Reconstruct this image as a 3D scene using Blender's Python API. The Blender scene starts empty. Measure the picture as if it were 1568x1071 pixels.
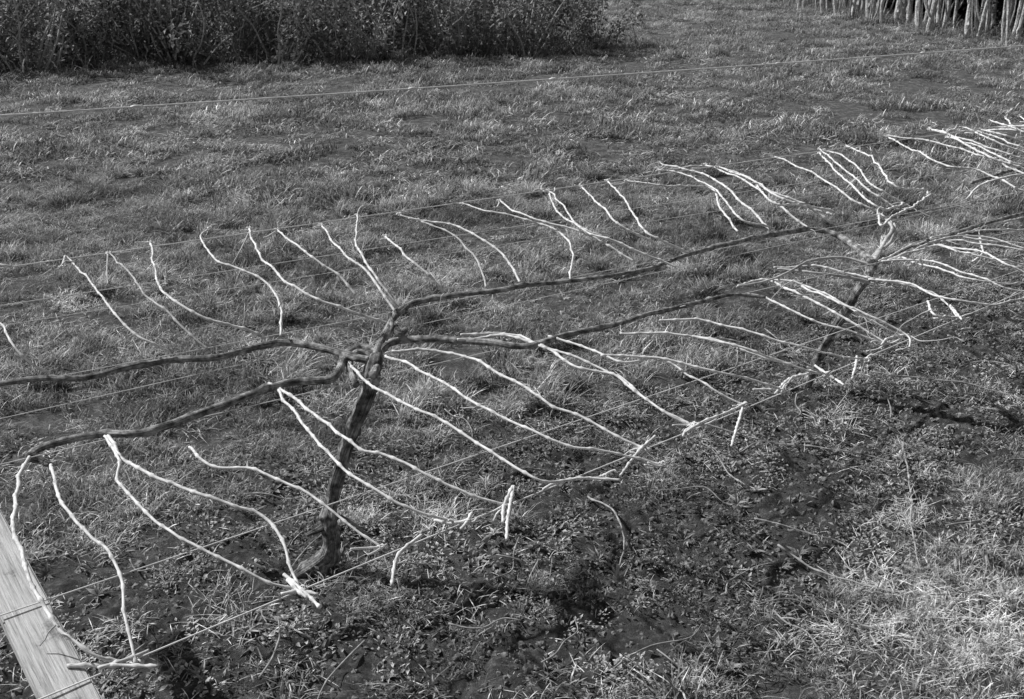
import bpy, math, random
import numpy as np
from mathutils import Vector
random.seed(7); rng=np.random.default_rng(7)
R=math.radians
# Survey helper: the vineyard was surveyed from one station (eye height CAMH above the ground).
# Each sighting (u,v) is intersected with the TRUE height z of the thing sighted (ground 0 m, cordon ~1 m,
# wires 0.8-1.25 m), giving its real metric position in the world.
CAMH=2.76; PITCH=R(21.6); F=1655.0
def P(u,v,z):
    xc=(u-784)/F; yc=-(v-535.5)/F
    c,s=math.cos(PITCH),math.sin(PITCH)
    d=(xc,c+yc*s,-s+yc*c); t=(z-CAMH)/d[2]
    return (d[0]*t,d[1]*t,z)
scene=bpy.context.scene
cam=bpy.data.cameras.new("camera"); co=bpy.data.objects.new("camera",cam)
scene.collection.objects.link(co); scene.camera=co
cam.sensor_width=36; cam.lens=38.0; cam.clip_end=2000
co.location=(0,0,CAMH); co.rotation_euler=(R(90)-PITCH,0,0)
# ---------- light
SUN_EL=R(44); sx,sy=-0.93,0.36
az=math.atan2(sx,sy)
sl=bpy.data.lights.new("sun","SUN"); sl.energy=4.9; sl.angle=R(1.0); sl.color=(1,1,1)
so=bpy.data.objects.new("sun",sl); scene.collection.objects.link(so)
dirv=Vector((math.sin(az)*math.cos(SUN_EL),math.cos(az)*math.cos(SUN_EL),math.sin(SUN_EL)))
so.rotation_euler=dirv.to_track_quat('Z','Y').to_euler(); so.location=(0,0,30)
w=bpy.data.worlds.new("World"); scene.world=w; w.use_nodes=True
nt=w.node_tree; bg=nt.nodes["Background"]
sky=nt.nodes.new("ShaderNodeTexSky"); sky.sky_type='NISHITA'; sky.sun_disc=False
sky.sun_elevation=SUN_EL; sky.sun_rotation=az
bw=nt.nodes.new("ShaderNodeRGBToBW")
nt.links.new(sky.outputs[0],bw.inputs[0]); nt.links.new(bw.outputs[0],bg.inputs[0]); bg.inputs[1].default_value=0.08
scene.view_settings.view_transform='Standard'; scene.view_settings.look='None'; scene.view_settings.exposure=0
# ---------- noise
TAB=np.random.default_rng(3).random((256,256))
def vn(x,y,o=0):
    x=np.asarray(x,float)+o*17.3; y=np.asarray(y,float)+o*9.7
    xi=np.floor(x).astype(int); yi=np.floor(y).astype(int); fx=x-xi; fy=y-yi
    fx=fx*fx*(3-2*fx); fy=fy*fy*(3-2*fy)
    a=TAB[xi&255,yi&255]; b=TAB[(xi+1)&255,yi&255]; c=TAB[xi&255,(yi+1)&255]; d=TAB[(xi+1)&255,(yi+1)&255]
    return (a*(1-fx)+b*fx)*(1-fy)+(c*(1-fx)+d*fx)*fy
def fbm(x,y,o=0,n=3):
    s=0;a=.5;t=0
    for i in range(n): s=s+a*vn(x*2**i,y*2**i,o+i); t+=a; a*=.5
    return s/t
def sstep(a,b,x):
    t=np.clip((x-a)/(b-a),0,1); return t*t*(3-2*t)
DX,DY=.79,.613      # row direction; perpendicular is (-DY,DX)
def rown(x,y): return -DY*x+DX*y
def soilmask(x,y):
    n=rown(x,y)+ (fbm(x/0.7,y/0.7,5)-.5)*1.5
    return sstep(2.1,2.7,n)*(1-sstep(4.25,5.1,n))
def gh(x,y):
    x=np.asarray(x,float); y=np.asarray(y,float)
    m=soilmask(x,y); near=np.clip(1-(np.hypot(x,y)-13)/4,0,1)
    h=.12*(fbm(x/2.2,y/2.2,1)-.5)+near*(.07*(fbm(x/.35,y/.35,2)-.5)+m*(.06*(fbm(x/.09,y/.09,8)-.5)+.035*(vn(x/.035,y/.035,11)-.5)))
    return h
# ---------- materials
def mat(name):
    m=bpy.data.materials.new(name); m.use_nodes=True
    n=m.node_tree.nodes; l=m.node_tree.links; b=n["Principled BSDF"]; b.inputs["Specular IOR Level"].default_value=.25
    return m,n,l,b
def ramp(n,l,fac,stops):
    r=n.new("ShaderNodeValToRGB"); e=r.color_ramp.elements
    e[0].position=stops[0][0]; e[0].color=(stops[0][1],)*3+(1,)
    e[1].position=stops[-1][0]; e[1].color=(stops[-1][1],)*3+(1,)
    for p,c in stops[1:-1]:
        k=e.new(p); k.color=(c,c,c,1)
    l.new(fac,r.inputs[0]); return r.outputs[0]
def noise(n,l,vec,scale,detail=4,rough=.6):
    t=n.new("ShaderNodeTexNoise"); t.inputs["Scale"].default_value=scale; t.inputs["Detail"].default_value=detail; t.inputs["Roughness"].default_value=rough
    l.new(vec,t.inputs["Vector"]); return t.outputs["Fac"]
def mix(n,l,fac,a,b,mode='MIX'):
    x=n.new("ShaderNodeMix"); x.data_type='RGBA'; x.blend_type=mode
    if isinstance(fac,float): x.inputs[0].default_value=fac
    else: l.new(fac,x.inputs[0])
    for i,s in ((6,a),(7,b)):
        if isinstance(s,float): x.inputs[i].default_value=(s,s,s,1)
        else: l.new(s,x.inputs[i])
    return x.outputs[2]
def bump(n,l,b,h,dist,st=1.0):
    q=n.new("ShaderNodeBump"); q.inputs["Distance"].default_value=dist; q.inputs["Strength"].default_value=st
    l.new(h,q.inputs["Height"]); l.new(q.outputs[0],b.inputs["Normal"])
def pos(n): return n.new("ShaderNodeNewGeometry").outputs["Position"]
# ground
M_ground,n,l,b=mat("ground_soil_turf")
p=pos(n); at=n.new("ShaderNodeAttribute"); at.attribute_name="soil"
soil=ramp(n,l,noise(n,l,p,18,8,.8),[(.32,.03),(.5,.085),(.6,.17),(.7,.38)])
turf=ramp(n,l,noise(n,l,p,7,9,.85),[(.34,.04),(.5,.11),(.66,.32)])
l.new(mix(n,l,at.outputs["Fac"],turf,soil),b.inputs["Base Color"]); b.inputs["Roughness"].default_value=.95
bump(n,l,b,noise(n,l,p,30,9,.8),.05)
# grass
def grassmat(name,lo,hi,trans=.35,root=.42):
    m,n,l,b=mat(name)
    oi=n.new("ShaderNodeObjectInfo"); p=pos(n)
    c1=ramp(n,l,oi.outputs["Random"],[(0,lo),(.6,(lo+hi)/2),(1,hi)])
    c2=ramp(n,l,noise(n,l,p,.8,4,.65),[(.36,.55),(.62,1.3)])
    c3=ramp(n,l,noise(n,l,p,45,2,.6),[(.35,.5),(.65,1.5)])
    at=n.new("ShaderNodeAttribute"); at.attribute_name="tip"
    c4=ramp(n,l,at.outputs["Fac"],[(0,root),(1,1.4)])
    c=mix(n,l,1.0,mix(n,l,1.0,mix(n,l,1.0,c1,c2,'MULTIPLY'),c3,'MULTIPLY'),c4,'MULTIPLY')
    l.new(c,b.inputs["Base Color"]); b.inputs["Roughness"].default_value=.5
    tr=n.new("ShaderNodeBsdfTranslucent"); l.new(c,tr.inputs[0])
    ms=n.new("ShaderNodeMixShader"); ms.inputs[0].default_value=trans
    l.new(b.outputs[0],ms.inputs[1]); l.new(tr.outputs[0],ms.inputs[2]); l.new(ms.outputs[0],n["Material Output"].inputs[0]); return m
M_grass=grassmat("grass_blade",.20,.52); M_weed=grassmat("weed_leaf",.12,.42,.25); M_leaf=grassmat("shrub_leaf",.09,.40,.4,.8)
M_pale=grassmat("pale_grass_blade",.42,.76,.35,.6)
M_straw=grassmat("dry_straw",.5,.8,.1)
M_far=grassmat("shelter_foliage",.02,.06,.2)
# bark (uv: x=around, y=length m)
def barkmat(name,stops,sc=(9,3),bd=.006,fine=300):
    m,n,l,b=mat(name); uv=n.new("ShaderNodeUVMap"); mp=n.new("ShaderNodeMapping"); mp.inputs["Scale"].default_value=(sc[0],sc[1],1)
    l.new(uv.outputs[0],mp.inputs[0])
    f=noise(n,l,mp.outputs[0],3.0,8,.7); g=noise(n,l,pos(n),25,4,.6)
    mm=n.new("ShaderNodeMath"); mm.operation='ADD'; l.new(f,mm.inputs[0]); l.new(g,mm.inputs[1])
    mh=n.new("ShaderNodeMath"); mh.operation='MULTIPLY'; mh.inputs[1].default_value=.5; l.new(mm.outputs[0],mh.inputs[0])
    l.new(ramp(n,l,mh.outputs[0],stops),b.inputs["Base Color"]); b.inputs["Roughness"].default_value=.8
    bump(n,l,b,f,bd); return m
M_trunk=barkmat("vine_trunk_bark",[(.41,.035),(.5,.18),(.59,.52)],(11,1.6),.016)
M_cord=barkmat("vine_cordon_bark",[(.41,.05),(.5,.24),(.59,.6)],(9,2),.010)
M_cane=barkmat("vine_cane_bark",[(.38,.34),(.48,.64),(.6,.86)],(3,14),.002)
M_caned=barkmat("vine_dull_cane_bark",[(.36,.22),(.5,.44),(.62,.65)],(6,12),.001)
M_litter=barkmat("old_cane_bark",[(.36,.14),(.5,.3),(.62,.5)],(6,12),.001)
M_tie=barkmat("tie_twine",[(.3,.6),(.7,.8)],(4,60),.001)
M_pole=barkmat("pale_trunk_bark",[(.4,.16),(.5,.42),(.6,.7)],(3,1.5),.01)
M_wood,n,l,b=mat("weathered_timber")
tc=n.new("ShaderNodeTexCoord"); mp=n.new("ShaderNodeMapping"); mp.inputs["Scale"].default_value=(1.6,34,34); l.new(tc.outputs["Object"],mp.inputs[0])
f=noise(n,l,mp.outputs[0],3,9,.75); g=noise(n,l,tc.outputs["Object"],9,5,.7)
c=mix(n,l,1.0,ramp(n,l,f,[(.35,.25),(.5,.52),(.65,.68)]),ramp(n,l,g,[(.32,.4),(.42,.95),(.7,1.1)]),'MULTIPLY')
l.new(c,b.inputs["Base Color"]); b.inputs["Roughness"].default_value=.8; bump(n,l,b,f,.006)
M_wire,n,l,b=mat("galvanised_wire"); 
l.new(ramp(n,l,noise(n,l,pos(n),12,3,.6),[(.3,.6),(.7,.95)]),b.inputs["Base Color"]); b.inputs["Roughness"].default_value=.5
M_clod,n,l,b=mat("soil_clod"); l.new(ramp(n,l,noise(n,l,pos(n),60,5,.7),[(.35,.045),(.65,.28)]),b.inputs["Base Color"]); b.inputs["Roughness"].default_value=1
# ---------- mesh helpers
class MB:
    def __init__(s): s.v=[];s.f=[];s.uv=[];s.m=[]
    def tube(s,pts,rad,mi=0,seg=7,step=.02,nodes=None,rough=0,ridges=0,cap=True,kink=0,wob=0):
        pts=[Vector(p) for p in pts]
        if not hasattr(rad,'__len__'): rad=[rad]*len(pts)
        if len(rad)!=len(pts): rad=[rad[0]+(rad[-1]-rad[0])*i/(len(pts)-1) for i in range(len(pts))]
        Q=[];RR=[]
        ext=[pts[0]*2-pts[1]]+pts+[pts[-1]*2-pts[-2]]
        for i in range(len(pts)-1):
            p0,p1,p2,p3=ext[i:i+4]; k=max(1,int((p2-p1).length/step))
            for j in range(k):
                t=j/k
                Q.append(.5*((2*p1)+(p2-p0)*t+(2*p0-5*p1+4*p2-p3)*t*t+(3*p1-p0-3*p2+p3)*t**3)); RR.append(rad[i]*(1-t)+rad[i+1]*t)
        Q.append(pts[-1]);RR.append(rad[-1])
        tot=sum((Q[i]-Q[i-1]).length for i in range(1,len(Q)))
        nxt=random.uniform(.03,.1); npos=[]
        if nodes:
            while nxt<tot: npos.append(nxt); nxt+=nodes*random.uniform(.7,1.3)
        if wob:
            ph=[random.uniform(0,6.28) for _ in range(6)]; 
            kp=[0]+npos+[tot+.001]; ko=[Vector((random.gauss(0,1),random.gauss(0,1),random.gauss(0,1)))*kink for _ in kp]; ko[0]*=0; ko[-1]*=0
            d=0; prev=Q[0].copy(); kk=0
            for i in range(1,len(Q)-1):
                d+=(Q[i]-prev).length; prev=Q[i].copy()
                while kk<len(kp)-2 and d>kp[kk+1]: kk+=1
                tt=(d-kp[kk])/max(1e-6,kp[kk+1]-kp[kk])
                Q[i]=Q[i]+ko[kk].lerp(ko[kk+1],min(1,max(0,tt)))+Vector((math.sin(d*17+ph[0])+.4*math.sin(d*47+ph[1]),math.sin(d*13+ph[2])+.4*math.sin(d*43+ph[3]),math.sin(d*21+ph[4])+.3*math.sin(d*57+ph[5])))*wob
        base=len(s.v); L=0; N=None; off=random.uniform(0,50)
        a1,a2,a3=[random.uniform(0,6.28) for _ in range(3)]
        knots=[(random.uniform(0,tot),random.uniform(.008,.022),random.uniform(.15,.45),random.uniform(0,6.28)) for _ in range(int(tot*13))] if rough else []
        for i,q in enumerate(Q):
            T=(Q[min(i+1,len(Q)-1)]-Q[max(i-1,0)])
            T=T.normalized() if T.length>1e-9 else Vector((0,0,1))
            if N is None:
                N=T.orthogonal().normalized()
            else:
                N=(N-T*N.dot(T)); N=N.normalized() if N.length>1e-6 else T.orthogonal().normalized()
            B=T.cross(N)
            if i: L+=(q-Q[i-1]).length
            r=RR[i]
            for q0 in npos: r*=1+.65*math.exp(-((L-q0)/.008)**2)
            kn=[(am*math.exp(-((L-q0)/w_)**2),an) for q0,w_,am,an in knots if abs(L-q0)<.1]
            for k in range(seg):
                a=2*math.pi*k/seg
                rr=r
                if rough:
                    rr*=1+rough*(math.sin(2*a+L*9+a1)*.5+math.sin(3*a-L*17+a2)*.35+math.sin(L*23+a3)*.25)
                    for g_,an in kn: rr*=1+g_*max(0,math.cos(a-an))
                if ridges: rr*=1+ridges*(math.sin(7*a+L*5+a1)+.7*math.sin(11*a-L*9+a2))
                s.v.append(q+(N*math.cos(a)+B*math.sin(a))*rr)
        nr=len(Q); Ls=[0]
        for i in range(1,nr): Ls.append(Ls[-1]+(Q[i]-Q[i-1]).length)
        for i in range(nr-1):
            for k in range(seg):
                k2=(k+1)%seg
                s.f.append((base+i*seg+k,base+i*seg+k2,base+(i+1)*seg+k2,base+(i+1)*seg+k)); s.m.append(mi)
                u0,u1=k/seg,(k+1)/seg
                s.uv+= [(u0,Ls[i]+off),(u1,Ls[i]+off),(u1,Ls[i+1]+off),(u0,Ls[i+1]+off)]
        if cap:
            s.f.append(tuple(base+k for k in reversed(range(seg)))); s.m.append(mi); s.uv+=[(0,off)]*seg
            s.f.append(tuple(base+(nr-1)*seg+k for k in range(seg))); s.m.append(mi); s.uv+=[(0,off)]*seg
        return Q
    def obj(s,name,mats,parent=None,coll=None,smooth=True,tip=None):
        me=bpy.data.meshes.new(name); me.from_pydata([tuple(v) for v in s.v],[],s.f)
        for m in mats: me.materials.append(m)
        me.polygons.foreach_set("material_index",s.m)
        u=me.uv_layers.new(name="UVMap"); u.data.foreach_set("uv",np.array(s.uv,float).ravel())
        me.polygons.foreach_set("use_smooth",[smooth]*len(s.f))
        if tip is not None:
            a=me.attributes.new("tip",'FLOAT','POINT'); a.data.foreach_set("value",tip)
        me.update(); o=bpy.data.objects.new(name,me); (coll or scene.collection).objects.link(o)
        if parent: o.parent=parent
        return o
def empty(name,loc=(0,0,0)):
    o=bpy.data.objects.new(name,None); scene.collection.objects.link(o); o.empty_display_size=.2; return o
# ---------- ground sheet
def axis(lo,hi,st,far):
    a=list(np.arange(lo,hi,st)); d=st; x=hi
    r=[]
    while x<far: r.append(x); d*=1.12; x+=d
    r.append(far)
    d=st;x=lo; q=[]
    while x>-far: d*=1.12; x-=d; q.append(max(x,-far))
    return np.array(q[::-1]+a+r)
X=axis(-6.5,9,.022,600); Y=axis(1.8,11.5,.022,600)
GX,GY=np.meshgrid(X,Y); GZ=gh(GX,GY); nx,ny=len(X),len(Y)
me=bpy.data.meshes.new("ground"); me.vertices.add(nx*ny)
me.vertices.foreach_set("co",np.stack([GX,GY,GZ],-1).ravel())
ii=(np.arange(ny-1)[:,None]*nx+np.arange(nx-1)[None,:]).ravel()
qf=np.stack([ii,ii+1,ii+nx+1,ii+nx],-1)
me.loops.add(qf.size); me.loops.foreach_set("vertex_index",qf.ravel().astype(np.int32))
me.polygons.add(len(qf)); me.polygons.foreach_set("loop_start",np.arange(0,qf.size,4,dtype=np.int32))
me.update(calc_edges=True); me.polygons.foreach_set("use_smooth",np.ones(len(qf),bool))
a=me.attributes.new("soil",'FLOAT','POINT'); a.data.foreach_set("value",soilmask(GX,GY).ravel())
me.materials.append(M_ground); go=bpy.data.objects.new("ground",me); scene.collection.objects.link(go)
# ---------- scatter
def scatter(name,pts,rot,scl,idx,coll):
    me=bpy.data.meshes.new(name); k=len(pts); me.vertices.add(k); me.vertices.foreach_set("co",np.asarray(pts,float).ravel())
    a=me.attributes.new("rot",'FLOAT_VECTOR','POINT'); a.data.foreach_set("vector",np.asarray(rot,float).ravel())
    a=me.attributes.new("scl",'FLOAT_VECTOR','POINT'); a.data.foreach_set("vector",np.asarray(scl,float).ravel())
    a=me.attributes.new("idx",'INT','POINT'); a.data.foreach_set("value",np.asarray(idx,np.int32))
    o=bpy.data.objects.new(name,me); scene.collection.objects.link(o)
    ng=bpy.data.node_groups.new(name+"_scatter",'GeometryNodeTree')
    ng.interface.new_socket("Geometry",in_out='INPUT',socket_type='NodeSocketGeometry')
    ng.interface.new_socket("Geometry",in_out='OUTPUT',socket_type='NodeSocketGeometry')
    N=ng.nodes; Lk=ng.links; gi=N.new("NodeGroupInput"); gout=N.new("NodeGroupOutput")
    ins=N.new("GeometryNodeInstanceOnPoints"); ci=N.new("GeometryNodeCollectionInfo")
    ci.inputs["Collection"].default_value=coll; ci.inputs["Separate Children"].default_value=True; ci.inputs["Reset Children"].default_value=True
    def na(nm,t):
        x=N.new("GeometryNodeInputNamedAttribute"); x.data_type=t; x.inputs["Name"].default_value=nm; return x.outputs["Attribute"]
    Lk.new(gi.outputs[0],ins.inputs["Points"]); Lk.new(ci.outputs[0],ins.inputs["Instance"])
    ins.inputs["Pick Instance"].default_value=True; Lk.new(na("idx",'INT'),ins.inputs["Instance Index"])
    e=N.new("FunctionNodeEulerToRotation"); Lk.new(na("rot",'FLOAT_VECTOR'),e.inputs[0]); Lk.new(e.outputs[0],ins.inputs["Rotation"])
    Lk.new(na("scl",'FLOAT_VECTOR'),ins.inputs["Scale"]); Lk.new(ins.outputs[0],gout.inputs[0])
    md=o.modifiers.new("scatter",'NODES'); md.node_group=ng
    return o
def blade(mb,tip,x,y,h,wd,lean,ang,mi=0,droop=1.0):
    dx,dy=math.cos(ang),math.sin(ang); wa=ang+math.pi/2+random.uniform(-.5,.5); wx,wy=math.cos(wa)*wd/2,math.sin(wa)*wd/2
    L=[]
    for k,t in enumerate((0,.4,.75,1)):
        o=lean*h*(t**1.7); z=h*(t-.35*droop*lean*t*t)
        L.append((x+dx*o,y+dy*o,z,t))
    b=len(mb.v)
    for k,(a,c,z,t) in enumerate(L[:-1]):
        q=1-.45*t
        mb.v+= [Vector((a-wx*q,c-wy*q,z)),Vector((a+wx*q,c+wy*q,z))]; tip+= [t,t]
    mb.v.append(Vector(L[-1][:3])); tip.append(1)
    for k in range(2):
        mb.f.append((b+2*k,b+2*k+1,b+2*k+3,b+2*k+2)); mb.m.append(mi); mb.uv+=[(0,0)]*4
    mb.f.append((b+4,b+5,b+6)); mb.m.append(mi); mb.uv+=[(0,0)]*3
gc=bpy.data.collections.new("grass_tufts")
def tuft(name,nb,rad,h0,h1,wd,lean,coll,mats,straw=.10):
    mb=MB();tip=[]
    for _ in range(nb):
        r=rad*math.sqrt(random.random()); a=random.uniform(0,6.28)
        blade(mb,tip,r*math.cos(a),r*math.sin(a),random.uniform(h0,h1),wd*random.uniform(.6,1.3),random.uniform(*lean),random.uniform(0,6.28),1 if random.random()<straw else 0)
    return mb.obj(name,mats,coll=coll,smooth=False,tip=tip)
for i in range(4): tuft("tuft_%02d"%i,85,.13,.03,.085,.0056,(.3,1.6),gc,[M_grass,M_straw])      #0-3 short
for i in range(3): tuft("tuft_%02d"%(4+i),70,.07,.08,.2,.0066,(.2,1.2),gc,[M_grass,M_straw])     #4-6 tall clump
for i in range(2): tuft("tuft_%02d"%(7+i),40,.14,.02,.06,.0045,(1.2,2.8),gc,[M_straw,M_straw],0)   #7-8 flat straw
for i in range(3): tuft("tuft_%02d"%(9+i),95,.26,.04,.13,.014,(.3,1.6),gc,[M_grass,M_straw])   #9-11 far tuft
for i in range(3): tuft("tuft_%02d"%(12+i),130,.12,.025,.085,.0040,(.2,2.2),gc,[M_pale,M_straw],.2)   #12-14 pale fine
# weeds
wc=bpy.data.collections.new("weed_plants")
def leaf(mb,tip,p,d,n,L,W,mi=0):
    d=Vector(d).normalized(); sd=d.cross(Vector(n)).normalized(); n=sd.cross(d)
    p=Vector(p); b=len(mb.v)
    mb.v+=[p,p+d*L*.45+sd*W*.5+n*L*.06,p+d*L*.5-n*L*.03,p+d*L*.45-sd*W*.5+n*L*.06,p+d*L-n*L*.18]; tip+=[.3,.8,.5,.8,1]
    for f in ((0,1,2),(0,2,3),(1,4,2),(2,4,3)):
        mb.f.append(tuple(b+k for k in f)); mb.m.append(mi); mb.uv+=[(0,0)]*3
for i in range(4):
    mb=MB();tip=[]
    for _ in range(46):
        r=.11*math.sqrt(random.random()); a=random.uniform(0,6.28); d=Vector((math.cos(a+random.uniform(-1,1)),math.sin(a+random.uniform(-1,1)),random.uniform(-.1,.9)))
        s_=random.uniform(.5,1)**1.5
        leaf(mb,tip,(r*math.cos(a),r*math.sin(a),random.uniform(0,.03)),d,(0,0,1),.030*s_,.017*s_)
    for _ in range(5):
        r=.11*math.sqrt(random.random()); a=random.uniform(0,6.28); blade(mb,tip,r*math.cos(a),r*math.sin(a),random.uniform(.02,.06),.004,random.uniform(.5,2.5),random.uniform(0,6.28),1)
    mb.obj("weed_%02d"%i,[M_weed,M_straw],coll=wc,smooth=False,tip=tip)
for i in range(2):
    mb=MB();tip=[]
    for k in range(11):
        a=k*2.4; d=Vector((math.cos(a),math.sin(a),random.uniform(.2,.9)))
        leaf(mb,tip,(0,0,.005),d,(0,0,1),random.uniform(.04,.08),random.uniform(.012,.022))
    mb.obj("weed_%02d"%(4+i),[M_weed],coll=wc,smooth=False,tip=tip)
cc=bpy.data.collections.new("soil_clods_parts")
import bmesh
for i in range(4):
    bm=bmesh.new(); bmesh.ops.create_icosphere(bm,subdivisions=2,radius=1)
    ph=[random.uniform(0,6) for _ in range(4)]
    for v in bm.verts:
        q=v.co; v.co=q*(1+.28*math.sin(3*q.x+ph[0])*math.sin(4*q.y+ph[1])+.2*math.sin(7*q.z+ph[2])+random.uniform(-.12,.12)); v.co.z*=.7
    m_=bpy.data.meshes.new("clod_%02d"%i); bm.to_mesh(m_); bm.free(); m_.materials.append(M_clod)
    cc.objects.link(bpy.data.objects.new("clod_%02d"%i,m_))
def sample(y0,y1,dens,marg=1.2):
    W=.56*y1+marg; K=int(2*W*(y1-y0)*dens)
    x=rng.uniform(-W,W,K); y=rng.uniform(y0,y1,K); ok=np.abs(x)<.56*y+marg
    return x[ok],y[ok]
def mk(x,y,s,idx,tilt=.15,zs=None):
    z=gh(x,y)-.004; k=len(x)
    rot=np.stack([rng.normal(0,tilt,k),rng.normal(0,tilt,k),rng.uniform(0,6.28,k)],-1)
    zz=s if zs is None else s*zs
    return [np.stack([x,y,z],-1),rot,np.stack([s,s,zz],-1),idx]
def cat(L): return [np.concatenate([q[i] for q in L]) for i in range(4)]
A=[]
x,y=sample(2.2,12,58); m=soilmask(x,y); pat=fbm(x/.5,y/.5,21)
keep=rng.random(len(x))<np.clip((1-m)*(.3+1.6*sstep(.33,.6,pat))+m*.14*sstep(.45,.6,pat),0,1)
x,y,m=x[keep],y[keep],m[keep]; hz=.35+2.3*fbm(x/.4,y/.4,31)**1.9
A.append(mk(x,y,rng.uniform(.75,1.2,len(x)),rng.integers(0,4,len(x)),.2,hz*(1-.4*m)))
x,y=sample(2.2,13,20); m=soilmask(x,y); q=fbm(x/.5,y/.5,41); keep=rng.random(len(x))<sstep(.47,.62,q)*(1-.93*m)*(.3+.7*sstep(3.9,5,rown(x,y))); x,y=x[keep],y[keep]
A.append(mk(x,y,rng.uniform(.6,1.3,len(x)),rng.integers(4,7,len(x)),.2))
x,y=sample(2.2,12,11); m=soilmask(x,y); keep=rng.random(len(x))<.6-.3*m; x,y=x[keep],y[keep]
A.append(mk(x,y,rng.uniform(.7,1.2,len(x)),rng.integers(7,9,len(x)),.1))
# pale matted grass on the near side of the row
x,y=sample(2.2,9,60); nn=rown(x,y); q=fbm(x/.55,y/.55,71); keep=rng.random(len(x))<sstep(.42,.62,q)*(1-sstep(1.9,2.6,nn))+.2*sstep(.61,.68,q); x,y=x[keep],y[keep]
A.append(mk(x,y,rng.uniform(.7,1.2,len(x)),rng.integers(12,15,len(x)),.25,.6+1.0*fbm(x/.3,y/.3,75)))
x,y=sample(11,60,15,3); pat=fbm(x/1.4,y/.9,51); keep=rng.random(len(x))<.25+1.2*sstep(.36,.62,pat); x,y=x[keep],y[keep]
A.append(mk(x,y,rng.uniform(.7,1.2,len(x)),rng.integers(9,12,len(x)),.2,.3+2.8*fbm(x/1.0,y/.6,55)**2))
scatter("grass",*cat(A),gc)
A=[]
x,y=sample(2.2,11,190); m=soilmask(x,y); q=fbm(x/.3,y/.3,61); keep=rng.random(len(x))<(m*(.15+.8*sstep(.36,.6,q))+.04); x,y=x[keep],y[keep]
A.append(mk(x,y,rng.uniform(.4,1.2,len(x)),rng.choice([0,1,2,3,0,1,2,3,0,1,2,3,4,5],len(x)),.25))
scatter("ground_weeds",*cat(A),wc)
x,y=sample(2.2,11,700); m=soilmask(x,y); keep=rng.random(len(x))<m*.8; x,y=x[keep],y[keep]
s=.004+.018*rng.random(len(x))**2.3
scatter("soil_clods",*mk(x,y,s,rng.integers(0,4,len(x)),1.0),cc)
# ---------- vines
def path(uv,z0,z1,arch=.05):
    k=len(uv); L=[0]
    for i in range(1,k): L.append(L[-1]+math.dist(uv[i],uv[i-1]))
    return [P(u,v,z0+(z1-z0)*L[i]/L[-1]+arch*math.sin(math.pi*L[i]/L[-1])) for i,(u,v) in enumerate(uv)]
vines=[empty("grapevine") for _ in range(3)]
ZN=.865; ZF=1.25; ZN2=.80
def cane(mb,uv,z0,z1,r0=.0062,r1=.0042,mi=0,arch=.05):
    k=random.uniform(.78,1.02)
    mb.tube(path(uv,z0,z1,arch),[r0*k,r1*k],mi,seg=7,step=.009,nodes=.085,wob=.0022,kink=.0035)
ROW=Vector((DX,DY,0))
def tie(mb,p,k=2,wirelen=.03):
    p=Vector(p); pts=[]
    side=Vector((-DY,DX,0))
    t=0
    while t<=2.6*k:
        a=t*2.4; pts.append(p+ROW*((t/(2.6*k)-.5)*wirelen)+side*math.cos(a)*.009+Vector((0,0,1))*math.sin(a)*.009); t+=.35
    mb.tube(pts,.0028,2,seg=5,step=.01)
def stub(mb,p,L=None,mi=0):
    p=Vector(p)
    a=random.uniform(-.6,.6)+(math.pi if random.random()<.5 else 0)
    d=(ROW*math.cos(a)+Vector((-DY,DX,0))*math.sin(a)+Vector((0,0,random.uniform(-.35,.5)))).normalized(); L=L or random.uniform(.04,.12)
    s=Vector((random.uniform(-1,1),random.uniform(-1,1),random.uniform(-1,1)))*.016
    mb.tube([p-d*.02,p+d*L*.5+s,p+d*L],[.0048,.0036],mi,seg=6,step=.012)
def tendril(mb,p,L,mi=3):
    p=Vector(p); d=Vector((random.uniform(-1,1),random.uniform(-1,1),random.uniform(-.5,.4))).normalized(); pts=[p]
    for k in range(5):
        d=(d+Vector((random.uniform(-.6,.6),random.uniform(-.6,.6),random.uniform(-.5,.4)))).normalized(); p=p+d*L/5; pts.append(p)
    mb.tube(pts,[.0034,.0016],mi,seg=5,step=.012)
near1=[[(45,700),(28,740),(22,800),(35,850),(50,890),(70,930),(90,960),(120,985),(155,1008),(200,1018)],
[(78,712),(92,768),(130,815),(170,850),(185,890),(197,950),(205,1005),(208,1018)],
[(160,668),(185,705),(183,740),(220,780),(270,818),(340,855),(400,885),(450,905),(470,912)],
[(165,668),(192,705),(250,735),(310,760),(380,778),(415,800),(435,840),(448,875),(460,902)],
[(290,685),(325,713),(380,716),(430,735),(480,762),(520,790),(560,820),(585,838)],
[(415,588),(450,630),(490,680),(540,730),(600,765),(660,788),(712,800)],
[(412,587),(450,610),(500,648),(540,680),(610,705),(680,740),(740,765),(780,776)],
[(522,543),(555,580),(600,608),(650,632),(710,663),(770,703),(825,735),(880,735),(925,730)],
[(590,545),(630,560),(680,588),(740,622),(800,652),(870,680),(930,692),(1015,710)],
[(600,538),(650,537),(710,545),(770,575),(830,610),(890,640),(940,665),(990,690)],
[(705,513),(780,512),(830,530),(890,552),(930,568),(965,590),(1000,620),(1060,652)],
[(700,520),(770,515),(840,535),(880,560),(940,575),(980,605),(1020,635),(1062,650)],
[(840,515),(890,530),(950,552),(1010,550),(1060,578),(1095,600),(1140,620)],
[(920,545),(1000,548),(1080,565),(1150,582),(1200,597)],
[(950,510),(1020,512),(1090,520),(1150,540),(1210,560),(1265,573)],
[(1010,490),(1080,492),(1150,510),(1220,530),(1290,545),(1330,550)],
[(1060,515),(1130,530),(1190,550),(1240,570)]]
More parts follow.
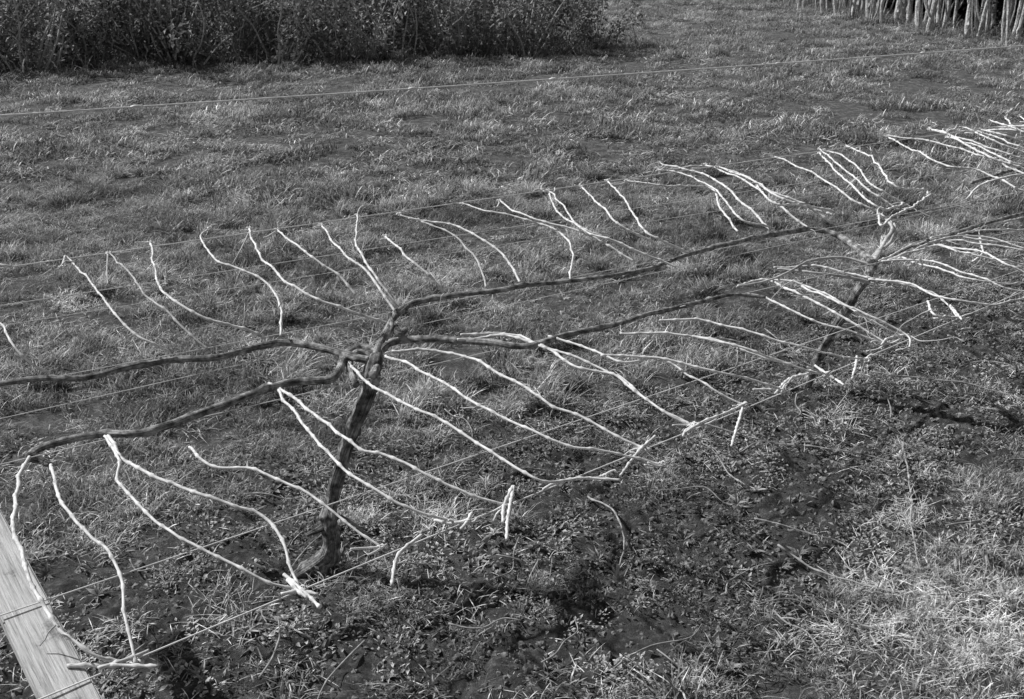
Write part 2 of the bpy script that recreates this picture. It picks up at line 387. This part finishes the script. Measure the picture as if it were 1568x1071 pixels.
near2=[[(1130,438),(1170,428),(1220,450),(1280,480),(1330,508),(1360,525)],
[(1050,468),(1120,452),(1170,455),(1210,475),(1260,495),(1310,512),(1355,526)],
[(1185,410),(1240,408),(1290,415),(1340,427),(1400,440),(1440,457),(1470,487)],
[(1215,430),(1270,458),(1330,483),(1388,512),(1392,535)],
[(1345,400),(1400,375),(1450,360),(1510,368),(1600,377)],
[(1370,400),(1430,370),(1500,362),(1600,390)],
[(1380,395),(1440,412),(1500,430),(1590,437)],
[(1330,428),(1390,435),(1450,458),(1530,466),(1590,446)],
[(1400,380),(1460,362),(1520,345),(1600,326)],
[(1420,375),(1500,385),(1545,408),(1610,428)],
[(1350,400),(1420,400),(1480,418),(1540,440),(1600,452)],
[(1360,398),(1400,385),(1440,378),(1490,392),(1550,402),(1610,410)],
[(1400,375),(1450,368),(1520,375),(1570,385),(1620,395)],
[(1430,368),(1480,355),(1540,352),(1620,350)],
[(1500,360),(1505,385),(1490,400),(1500,395)],
[(1180,428),(1240,440),(1300,470),(1350,500),(1395,515)],
[(1420,462),(1425,475),(1440,485),(1470,488)]]
far1=[[(75,573),(40,550),(15,520),(-12,480)],
[(265,542),(215,515),(175,480),(140,435),(105,395),(95,410)],
[(318,535),(270,490),(225,455),(200,420),(168,388)],
[(405,518),(350,497),(300,478),(262,458),(240,430),(230,372)],
[(430,515),(428,470),(405,430),(360,410),(330,398),(308,365),(322,350)],
[(592,494),(530,475),(460,445),(420,415),(390,378),(382,350)],
[(545,452),(510,415),(470,388),(440,365),(425,352)],
[(605,478),(580,440),(555,410),(520,382),(492,345)],
[(605,465),(580,430),(562,405),(546,370),(548,330)],
[(680,450),(650,415),(620,390),(590,362)],
[(745,440),(730,400),(700,365),(660,345),(612,328)],
[(797,432),(770,390),(730,362),(690,345),(640,337)],
[(873,430),(875,380),(845,350),(800,335),(755,325),(708,313)],
[(970,400),(930,375),(880,352),(830,338),(790,325),(765,308)],
[(1035,410),(960,378),(900,355),(855,325),(840,292)],
[(985,390),(930,365),(885,345),(850,300),(830,292)],
[(1010,378),(950,345),(925,320),(890,287)],
[(1055,388),(990,355),(960,310),(930,277)]]
far2=[[(1130,355),(1105,320),(1085,288),(1020,285),(960,277)],
[(1180,352),(1130,305),(1090,272),(1010,250)],
[(1240,350),(1190,313),(1140,277),(1080,252)],
[(1278,325),(1200,305),(1150,275),(1100,256)],
[(1272,342),(1240,318),(1185,310),(1160,285)],
[(1350,330),(1300,302),(1250,268),(1182,238)],
[(1372,320),(1330,290),(1290,257),(1255,228)],
[(1386,312),(1340,287),(1300,245),(1262,230)],
[(1385,312),(1350,320),(1310,290),(1255,235)],
[(1422,298),(1415,290),(1370,285),(1335,242),(1295,224)],
[(1425,298),(1400,315),(1370,330),(1350,345),(1345,330)],
[(1275,330),(1230,312),(1180,292),(1130,265),(1070,255),(1008,262)],
[(1185,350),(1140,338),(1115,315),(1095,290),(1050,268),(1005,258)]]
far3=[[(1600,282),(1520,245),(1430,218),(1360,208)],[(1600,272),(1510,238),(1450,205),(1422,198)],[(1600,245),(1520,215),(1475,195),(1450,203)],
[(1600,232),(1540,208),(1500,198)],[(1600,212),(1555,195),(1540,180)],[(1480,305),(1500,285),(1535,272),(1600,265)],[(1600,300),(1560,290),(1500,262),(1440,250),(1360,210)],
[(1600,222),(1560,200),(1515,185)],[(1610,200),(1580,190),(1560,178)],[(1600,255),(1540,235),(1480,215),(1425,199)],
[(1610,240),(1560,225),(1510,205),(1450,200)],[(1610,262),(1550,248),(1500,225),(1450,210)]]
mbs=[MB(),MB(),MB()]
for c in near1:
    cane(mbs[0],c,1.0,ZN,.0066,.0046); 
for c in near1[4:]: tie(mbs[0],P(*c[-1],ZN)); stub(mbs[0],P(*c[-1],ZN)); stub(mbs[0],P(*c[-1],ZN))
for c in near2: cane(mbs[1],c,.93,ZN2 if c[-1][0]<1560 else .9,.0068,.0050); 
for c in near2[:4]: tie(mbs[1],P(*c[-1],ZN2)); stub(mbs[1],P(*c[-1],ZN2)); stub(mbs[1],P(*c[-1],ZN2))
for j,(L,za,zf) in enumerate(((far1,1.08,ZF),(far2,1.0,1.17),(far3,1.0,1.15))):
    for c in L:
        cane(mbs[j],c,za,zf,.0064+.0010*j,.0046+.0010*j,0 if random.random()<.8 or j==1 else 3); 
        if c[-1][1]<420: tie(mbs[j],P(*c[-1],zf)); stub(mbs[j],P(*c[-1],zf)); 
        if random.random()<.6: stub(mbs[j],P(*c[-1],zf))
for c in far2+near2: 
    if random.random()<.8: q=random.choice(c); tendril(mbs[1],P(q[0],q[1],1.0),random.uniform(.1,.28))
for c in near1+far1:
    if random.random()<.4: q=random.choice(c); tendril(mbs[0],P(q[0],q[1],.98 if c in near1 else 1.15),random.uniform(.06,.18))
for a in [[(787,745),(778,790),(776,826)],[(665,797),(690,802),(720,797)],[(706,810),(714,800),(723,785)],[(645,820),(610,850),(600,896)],
 [(832,750),(850,740),(885,733),(950,735)],[(1003,668),(975,695),(950,728)],[(1047,664),(1080,645),(1112,632),(1142,618)],[(1137,625),(1130,650),(1120,683)],
 [(1153,597),(1180,596),(1205,598)],[(1187,603),(1210,580),(1240,572),(1272,573)],[(1248,560),(1270,575),(1292,590)],[(1312,546),(1310,560),(1305,580)],
 [(435,880),(465,905),(490,930)],[(430,910),(460,905),(487,910)],[(103,1020),(170,1019),(243,1021)],[(150,1024),(190,1012),(228,996)],[(440,888),(455,905),(470,916)],
 [(1350,528),(1362,518),(1392,512)],[(1430,488),(1450,487),(1472,486)],[(1455,468),(1465,480),(1473,490)],[(785,745),(772,775),(770,800)],[(1060,652),(1050,660),(1046,668)]]:
    z=ZN if a[0][0]<1150 else ZN2
    pts=[P(u,v,z+.012) for i,(u,v) in enumerate(a)]
    mbs[0].tube(pts,[.0060,.0046],0,seg=7,step=.008,wob=.001,nodes=.05)
mbs[0].tube([P(-30,400,ZF),P(0,405,ZF+.01),P(18,408,ZF)],[.005,.004],0,seg=7,step=.01)
mbs[0].tube([P(165,390,ZF),P(164,415,ZF-.03),P(165,435,ZF-.05)],[.004,.003],3,seg=6,step=.01)
mbs[0].tube([P(383,352,ZF),P(370,380,ZF-.04),P(356,405,ZF-.08)],[.004,.003],3,seg=6,step=.01)
for q in [(205,1018),(458,903),(780,776),(712,800),(1265,573),(1062,652),(1138,620)]:
    tie(mbs[0],P(*q,ZN if q[0]<1150 else ZN2),3,.06)
CK=dict(seg=16,step=.008,rough=.09,ridges=.04,wob=.0012)
wd=[MB(),MB(),MB()]
wd[0].tube(path([(-90,604),(0,588),(60,580),(130,578),(200,562),(260,552),(330,548),(400,530),(440,525),(500,535),(535,545),(565,552)],1.05,1.02,.02),[.011,.017],1,**CK)
wd[0].tube(path([(42,700),(60,688),(100,675),(150,665),(210,664),(260,650),(330,625),(390,602),(450,585),(505,582),(520,565),(530,542),(555,532),(580,545),(572,575)],.98,1.0,.02),[.013,.018,.017,.018],1,**CK)
wd[0].tube([P(40,700,.98),P(60,703,.965),P(78,712,.96)],[.020,.016,.008],0,**CK)
wd[0].tube(path([(575,585),(578,545),(592,528),(620,520),(690,520),(750,525),(810,530),(870,512),(930,500),(990,482),(1050,468),(1120,452),(1172,455)],.95,.95,.05),[.020,.009],1,**CK)
wd[0].tube(path([(605,480),(640,462),(700,452),(760,445),(820,435),(880,430),(950,420),(1010,408)],1.06,1.08,.03),[.015,.009],1,**CK)
wd[0].tube(path([(572,560),(580,530),(592,505),(604,486),(625,468)],1.0,1.07,.0),[.016,.012],1,**CK)
wd[0].tube(path([(545,590),(535,560),(545,540),(570,545),(578,570)],.97,.97,.03),[.014,.014],1,**CK)
wd[0].tube(path([(590,520),(600,500),(598,480)],1.02,1.1,.0),[.013,.006],1,**CK)
wd[0].tube(path([(602,500),(612,512),(622,505)],1.04,1.04,.0),[.02,.012],0,**CK)
TK=dict(seg=30,step=.008,rough=.17,ridges=.07,wob=.003)
tr=[(488,890,-.06),(497,865,.05),(507,830,.16),(505,795,.29),(512,745,.44),(530,690,.60),(548,640,.75),(565,595,.89),(574,560,1.0),(576,545,1.03)]
wd[0].tube([P(*q) for q in tr],[.055,.047,.034,.030,.031,.030,.030,.032,.032,.022],0,**TK)
wd[0].tube([P(500,850,.10),P(480,868,.05),P(455,885,-.03)],[.035,.04,.03],0,**TK)
wd[0].tube([P(502,800,.26),P(490,812,.24),P(470,820,.22)],[.02,.014,.008],0,**TK)
wd[0].tube([P(508,790,.3),P(530,795,.28),P(565,820,.2)],[.012,.005],1,seg=8)
wd[1].tube(path([(1335,402),(1318,385),(1282,360),(1240,352),(1190,358),(1130,370),(1060,388),(1000,410),(955,424)],.93,1.05,.04),[.021,.008],1,**CK)
wd[1].tube(path([(1332,415),(1345,400),(1390,378),(1450,362),(1500,345),(1600,318)],.90,.98,.03),[.019,.009],1,**CK)
wd[1].tube([P(1225,610,-.05),P(1240,580,.08),P(1255,545,.25),P(1280,500,.47),P(1308,455,.69),P(1328,425,.84),P(1334,398,.93)],[.036,.028,.024,.025,.025,.026,.026],0,**TK)
wd[1].tube(path([(1338,400),(1352,375),(1366,350),(1350,328)],.93,1.02,.0),[.016,.007],2,**CK)
wd[1].tube(path([(1330,400),(1345,385),(1362,372),(1370,345),(1352,335)],.93,1.0,.0),[.011,.006],2,**CK)
wd[1].tube(path([(1330,432),(1300,425),(1250,418),(1190,412)],.86,.93,.03),[.010,.005],2,**CK)
wd[1].tube(path([(1335,405),(1290,395),(1240,400),(1190,425),(1128,440)],.92,.93,.03),[.008,.005],2,**CK)
B3=Vector((4.70,8.52,0)); H3=B3+Vector((.05,-.1,.95))
wd[2].tube([B3-Vector((0,0,.05)),B3+Vector((.02,-.04,.3)),B3+Vector((-.02,-.05,.65)),H3],[.036,.028,.028,.03],0,**TK)
for sgn,off in ((1,.35),(-1,.35),(1,-.35),(-1,-.35)):
    side=Vector((-DY,DX,0))*off
    wd[2].tube([H3,H3+side*.7+ROW*sgn*.15+Vector((0,0,.05)),H3+side+ROW*sgn*.7+Vector((0,0,.06)),H3+side+ROW*sgn*1.5+Vector((0,0,.04))],[.021,.010],1,**CK)
for i in range(3):
    wd[i].obj("trunk_and_cordons",[M_trunk,M_cord,M_caned],parent=vines[i])
    mbs[i].obj("tied_canes",[M_cane,M_cane,M_tie,M_caned],parent=vines[i])
mb=MB()
for i in range(14):
    s=1 if i%2 else -1; t=random.uniform(.1,1.6); side=Vector((-DY,DX,0))
    a=H3+ROW*t+side*.35*s+Vector((0,0,.05)); b_=a+side*s*.5+ROW*random.uniform(-.2,.2)+Vector((0,0,.12)); c_=a+side*s*.95+ROW*random.uniform(-.3,.2)+Vector((0,0,.05))
    mb.tube([a,b_,c_],[.0066,.0046],0,seg=6,nodes=.085)
mb.obj("outer_canes",[M_cane],parent=vines[2])
# ---------- wires
mb=MB()
def wire(a,b_,r=.0021,ext=(4,12)):
    a,b_=Vector(P(*a)),Vector(P(*b_)); d=(b_-a).normalized(); k=12
    st,en=a-d*ext[0],b_+d*ext[1]
    pts=[st.lerp(en,i/k)+Vector((random.uniform(-.004,.004),random.uniform(-.004,.004),random.uniform(-.006,.004))) for i in range(k+1)]
    mb.tube(pts,r,0,seg=6,step=.3)
wire((60,1072,ZN),(1470,487,.80),.0026); wire((50,925,.93),(1250,520,.88),.0023); wire((0,712,.99),(1000,482,.95)); wire((0,592,1.05),(1190,365,1.0))
wire((0,468,1.15),(1400,255,1.05),.0023); wire((0,410,ZF),(1568,188,1.17),.0031); wire((0,640,1.0),(1400,330,.98),.0018); wire((0,500,1.1),(1300,290,1.05),.0018)
trellis=empty("trellis"); mb.obj("wires",[M_wire],parent=trellis)
def beam(name,a,b_,wd_,th,parent):
    from mathutils import Matrix
    a,b_=Vector(a),Vector(b_); L=(b_-a).length
    bm=bmesh.new(); bmesh.ops.create_cube(bm,size=1); bmesh.ops.scale(bm,vec=(L,wd_,th),verts=bm.verts)
    bmesh.ops.bevel(bm,geom=bm.edges[:],offset=.005,segments=2,affect='EDGES')
    m_=bpy.data.meshes.new(name); bm.to_mesh(m_); bm.free(); m_.materials.append(M_wood)
    o=bpy.data.objects.new(name,m_); scene.collection.objects.link(o); o.parent=parent
    X_=(b_-a).normalized(); Z_=Vector((0,0,1)); Y_=Z_.cross(X_).normalized(); Z_=X_.cross(Y_)
    o.matrix_world=Matrix.Translation((a+b_)/2)@Matrix((X_,Y_,Z_)).transposed().to_4x4(); return o
pa=Vector(P(106,1071,.835)); dirb=Vector((-DY,DX,.17)).normalized()
beam("crossarm",pa-dirb*.12,pa+dirb*2.4,.135,.045,trellis)
pc=pa+dirb*1.2+ROW*-.10
beam("post",(pc.x,pc.y,-.3),(pc.x+.001,pc.y,1.12),.11,.11,trellis)
mb=MB(); mw=mb
def wire2(a,b_):
    a,b_=Vector(a),Vector(b_)
    mw.tube([a.lerp(b_,i/14)-Vector((0,0,.03*math.sin(math.pi*i/14))) for i in range(15)],[.0075,.0105],0,seg=6,step=.4)
a=Vector(P(0,175,1.0)); b_=Vector(P(1568,69,1.0)); d=(b_-a).normalized()
e0,e1=a-d*3,b_+d*3; wire2(e0,e1)
for t in (.21,.36,.45,.62,.75,.86): 
    p=e0.lerp(e1,t)-Vector((0,0,.03*math.sin(math.pi*t))); mw.tube([p-d*.06,p-d*.02,p+d*.02,p+d*.07],[.008,.022,.020,.008],0,seg=6)
f2=empty("wire_fence"); mb.obj("top_wire",[M_wire],parent=f2)
beam("fence_post_near",(e0.x,e0.y,-.3),(e0.x+.001,e0.y,1.1),.1,.1,f2); beam("fence_post_far",(e1.x,e1.y,-.3),(e1.x+.001,e1.y,1.1),.1,.1,f2)
# ---------- pruned canes lying on the ground, plus tubes standing in for cast shadow lines
mb=MB()
def gpath(uv,lift=.04): return [ (lambda p:(p[0],p[1],float(gh(p[0],p[1]))+lift+random.uniform(0,.03)))(P(u,v,0)) for u,v in uv]
for c in [[(900,765),(935,790),(955,835),(948,890)],[(1380,690),(1392,760),(1395,830),(1410,880)],[(1080,662),(1180,680),(1280,700),(1370,720)],[(1500,640),(1560,650)],  # several of these tubes follow cast shadows of trunk and canes
  [(1330,580),(1400,588),(1480,600),(1568,625)],[(400,1060),(430,1010),(430,975)],[(520,640),(560,600)],[(1190,845),(1260,880),(1400,915),(1500,910)]]:
    mb.tube(gpath(c),[.0052,.0030],0,seg=6,nodes=.09,wob=.003)
for i in range(90):
    t=random.uniform(-2,7); q=random.uniform(1.5,4.9); x0=DX*t-DY*q; y0=DY*t+DX*q; a=random.uniform(0,6.28); L=random.uniform(.12,.6)
    pts=[]
    for k in range(5):
        xx=x0+math.cos(a)*L*k/4; yy=y0+math.sin(a)*L*k/4; a+=random.uniform(-.25,.25); pts.append((xx,yy,float(gh(xx,yy))+.025+random.uniform(0,.03)))
    mb.tube(pts,[.0042,.002],0,seg=5,nodes=.09)
mb.obj("cane_litter_and_shadow_lines",[M_litter])
# ---------- shrub hedge
hc=bpy.data.collections.new("shrubs")
for i in range(4):
    mb=MB();tip=[]
    for s in range(13):
        a=random.uniform(0,6.28); r=random.uniform(0,.5); p=Vector((r*math.cos(a),r*math.sin(a)*.6,-.05)); d=Vector((math.cos(a)*.5,math.sin(a)*.5,1)).normalized(); pts=[p]
        n_=6
        for k in range(n_):
            d=(d+Vector((random.uniform(-.35,.35),random.uniform(-.35,.35),random.uniform(-.12,.08)))).normalized(); p=p+d*random.uniform(.28,.45); pts.append(p)
        v0=len(mb.v); mb.tube(pts,[.018,.007],1,seg=5,step=.12); tip+=[.5]*(len(mb.v)-v0)
        for _ in range(86):
            k=random.randrange(0,n_); t=random.random(); q=pts[k].lerp(pts[k+1],t)+Vector((random.gauss(0,.12),random.gauss(0,.12),random.gauss(0,.10)))
            if q.z<.1: continue
            leaf(mb,tip,q,(random.uniform(-1,1),random.uniform(-1,1),random.uniform(-.8,.5)),(random.uniform(-.8,.8),random.uniform(-.8,.8),1),random.uniform(.06,.15),random.uniform(.05,.09))
    for _ in range(100):
        a=random.uniform(0,6.28); r=random.uniform(.1,1.1); blade(mb,tip,r*math.cos(a),r*math.sin(a),random.uniform(.1,.5),.022,random.uniform(.2,1.6),random.uniform(0,6.28),2 if random.random()<.4 else 0)
    mb.obj("shrub_%02d"%i,[M_leaf,M_caned,M_grass],coll=hc,smooth=False,tip=tip)
h0=Vector(P(-500,128,0)); h1=Vector(P(925,80,0)); hd=(h1-h0).normalized(); hn=Vector((-hd.y,hd.x,0)); pts=[];L=(h1-h0).length
for row in range(4):
    t=0
    while t<L-row*.25:
        q=h0+hd*(t+random.uniform(-.35,.35))+hn*(row*1.3+.35+random.uniform(-.6,.6)); pts.append((q.x,q.y,float(gh(q.x,q.y)))); t+=.9
k=len(pts); s=rng.uniform(.6,1.3,k)
scatter("shrub_hedge",pts,np.stack([rng.normal(0,.1,k),rng.normal(0,.1,k),rng.uniform(0,6.28,k)],-1),np.stack([s,s,s*1.1],-1),rng.integers(0,4,k),hc)
# ---------- shelterbelt of pale trunks
sc=bpy.data.collections.new("shelter_trees")
for i in range(5):
    mb=MB();tip=[]
    p=Vector((0,0,-.1)); d=Vector((random.uniform(-.14,.14),random.uniform(-.14,.14),1)); pts=[p]
    for k in range(14): d=(d+Vector((random.uniform(-.11,.11),random.uniform(-.11,.11),0))).normalized(); p=p+d*.5; pts.append(p)
    mb.tube(pts,[.065,.025],1,seg=9,step=.1,rough=.14)
    for b_ in range(5):
        k=random.randrange(0,6); a=random.uniform(0,6.28); mb.tube([pts[k],pts[k]+Vector((math.cos(a)*.2,math.sin(a)*.2,.4)),pts[k]+Vector((math.cos(a)*.35,math.sin(a)*.35,1.6))],[.03,.012],1,seg=6,step=.2)
    tip+=[.5]*len(mb.v)
    for _ in range(700):
        k=random.uniform(6,14); q=pts[int(min(k,13))]+Vector((random.gauss(0,.5),random.gauss(0,.5),random.uniform(-.4,.9)))
        leaf(mb,tip,q,(random.uniform(-1,1),random.uniform(-1,1),random.uniform(-1,.5)),(0,.3,1),random.uniform(.1,.2),random.uniform(.06,.1))
    for _ in range(60):
        a=random.uniform(0,6.28); r=random.uniform(.0,.6); blade(mb,tip,r*math.cos(a),r*math.sin(a),random.uniform(.1,.45),.02,random.uniform(.2,1.4),random.uniform(0,6.28),2)
    mb.obj("tree_%02d"%i,[M_far,M_pole,M_leaf],coll=sc,smooth=False,tip=tip)
mb=MB();tip=[]
for _ in range(1500):
    z=random.uniform(0,3.5); leaf(mb,tip,(random.gauss(0,.5),random.gauss(0,.5),z),(random.uniform(-1,1),random.uniform(-1,1),random.uniform(-1,1)),(0,.2,1),random.uniform(.12,.25),random.uniform(.1,.16))
mb.obj("tree_05",[M_far],coll=sc,smooth=False,tip=tip)
s0=Vector(P(1120,-2,0)); s1=Vector(P(1568,74,0)); sd=(s1-s0).normalized(); s0=s0-sd*12; L=(s1-s0).length+9; sn=Vector((-sd.y,sd.x,0))
if sn.x<0: sn=-sn
pts=[];idx=[]
for row in range(3):
    t=0
    while t<L:
        q=s0+sd*t+sn*(row*.8+random.uniform(-.4,.4)); pts.append((q.x,q.y,0)); idx.append(random.randrange(5)); t+=random.uniform(.35,1.1)
for row in range(2):
    t=0
    while t<L:
        q=s0+sd*t+sn*(3.0+row*.8+random.uniform(-.2,.2)); pts.append((q.x,q.y,0)); idx.append(5); t+=.55
k=len(pts)
s=rng.uniform(.6,1.25,k)
scatter("shelterbelt_trees",pts,np.stack([rng.normal(0,.05,k),rng.normal(0,.05,k),rng.uniform(0,6.28,k)],-1),np.stack([s,s,np.ones(k)],-1),idx,sc)
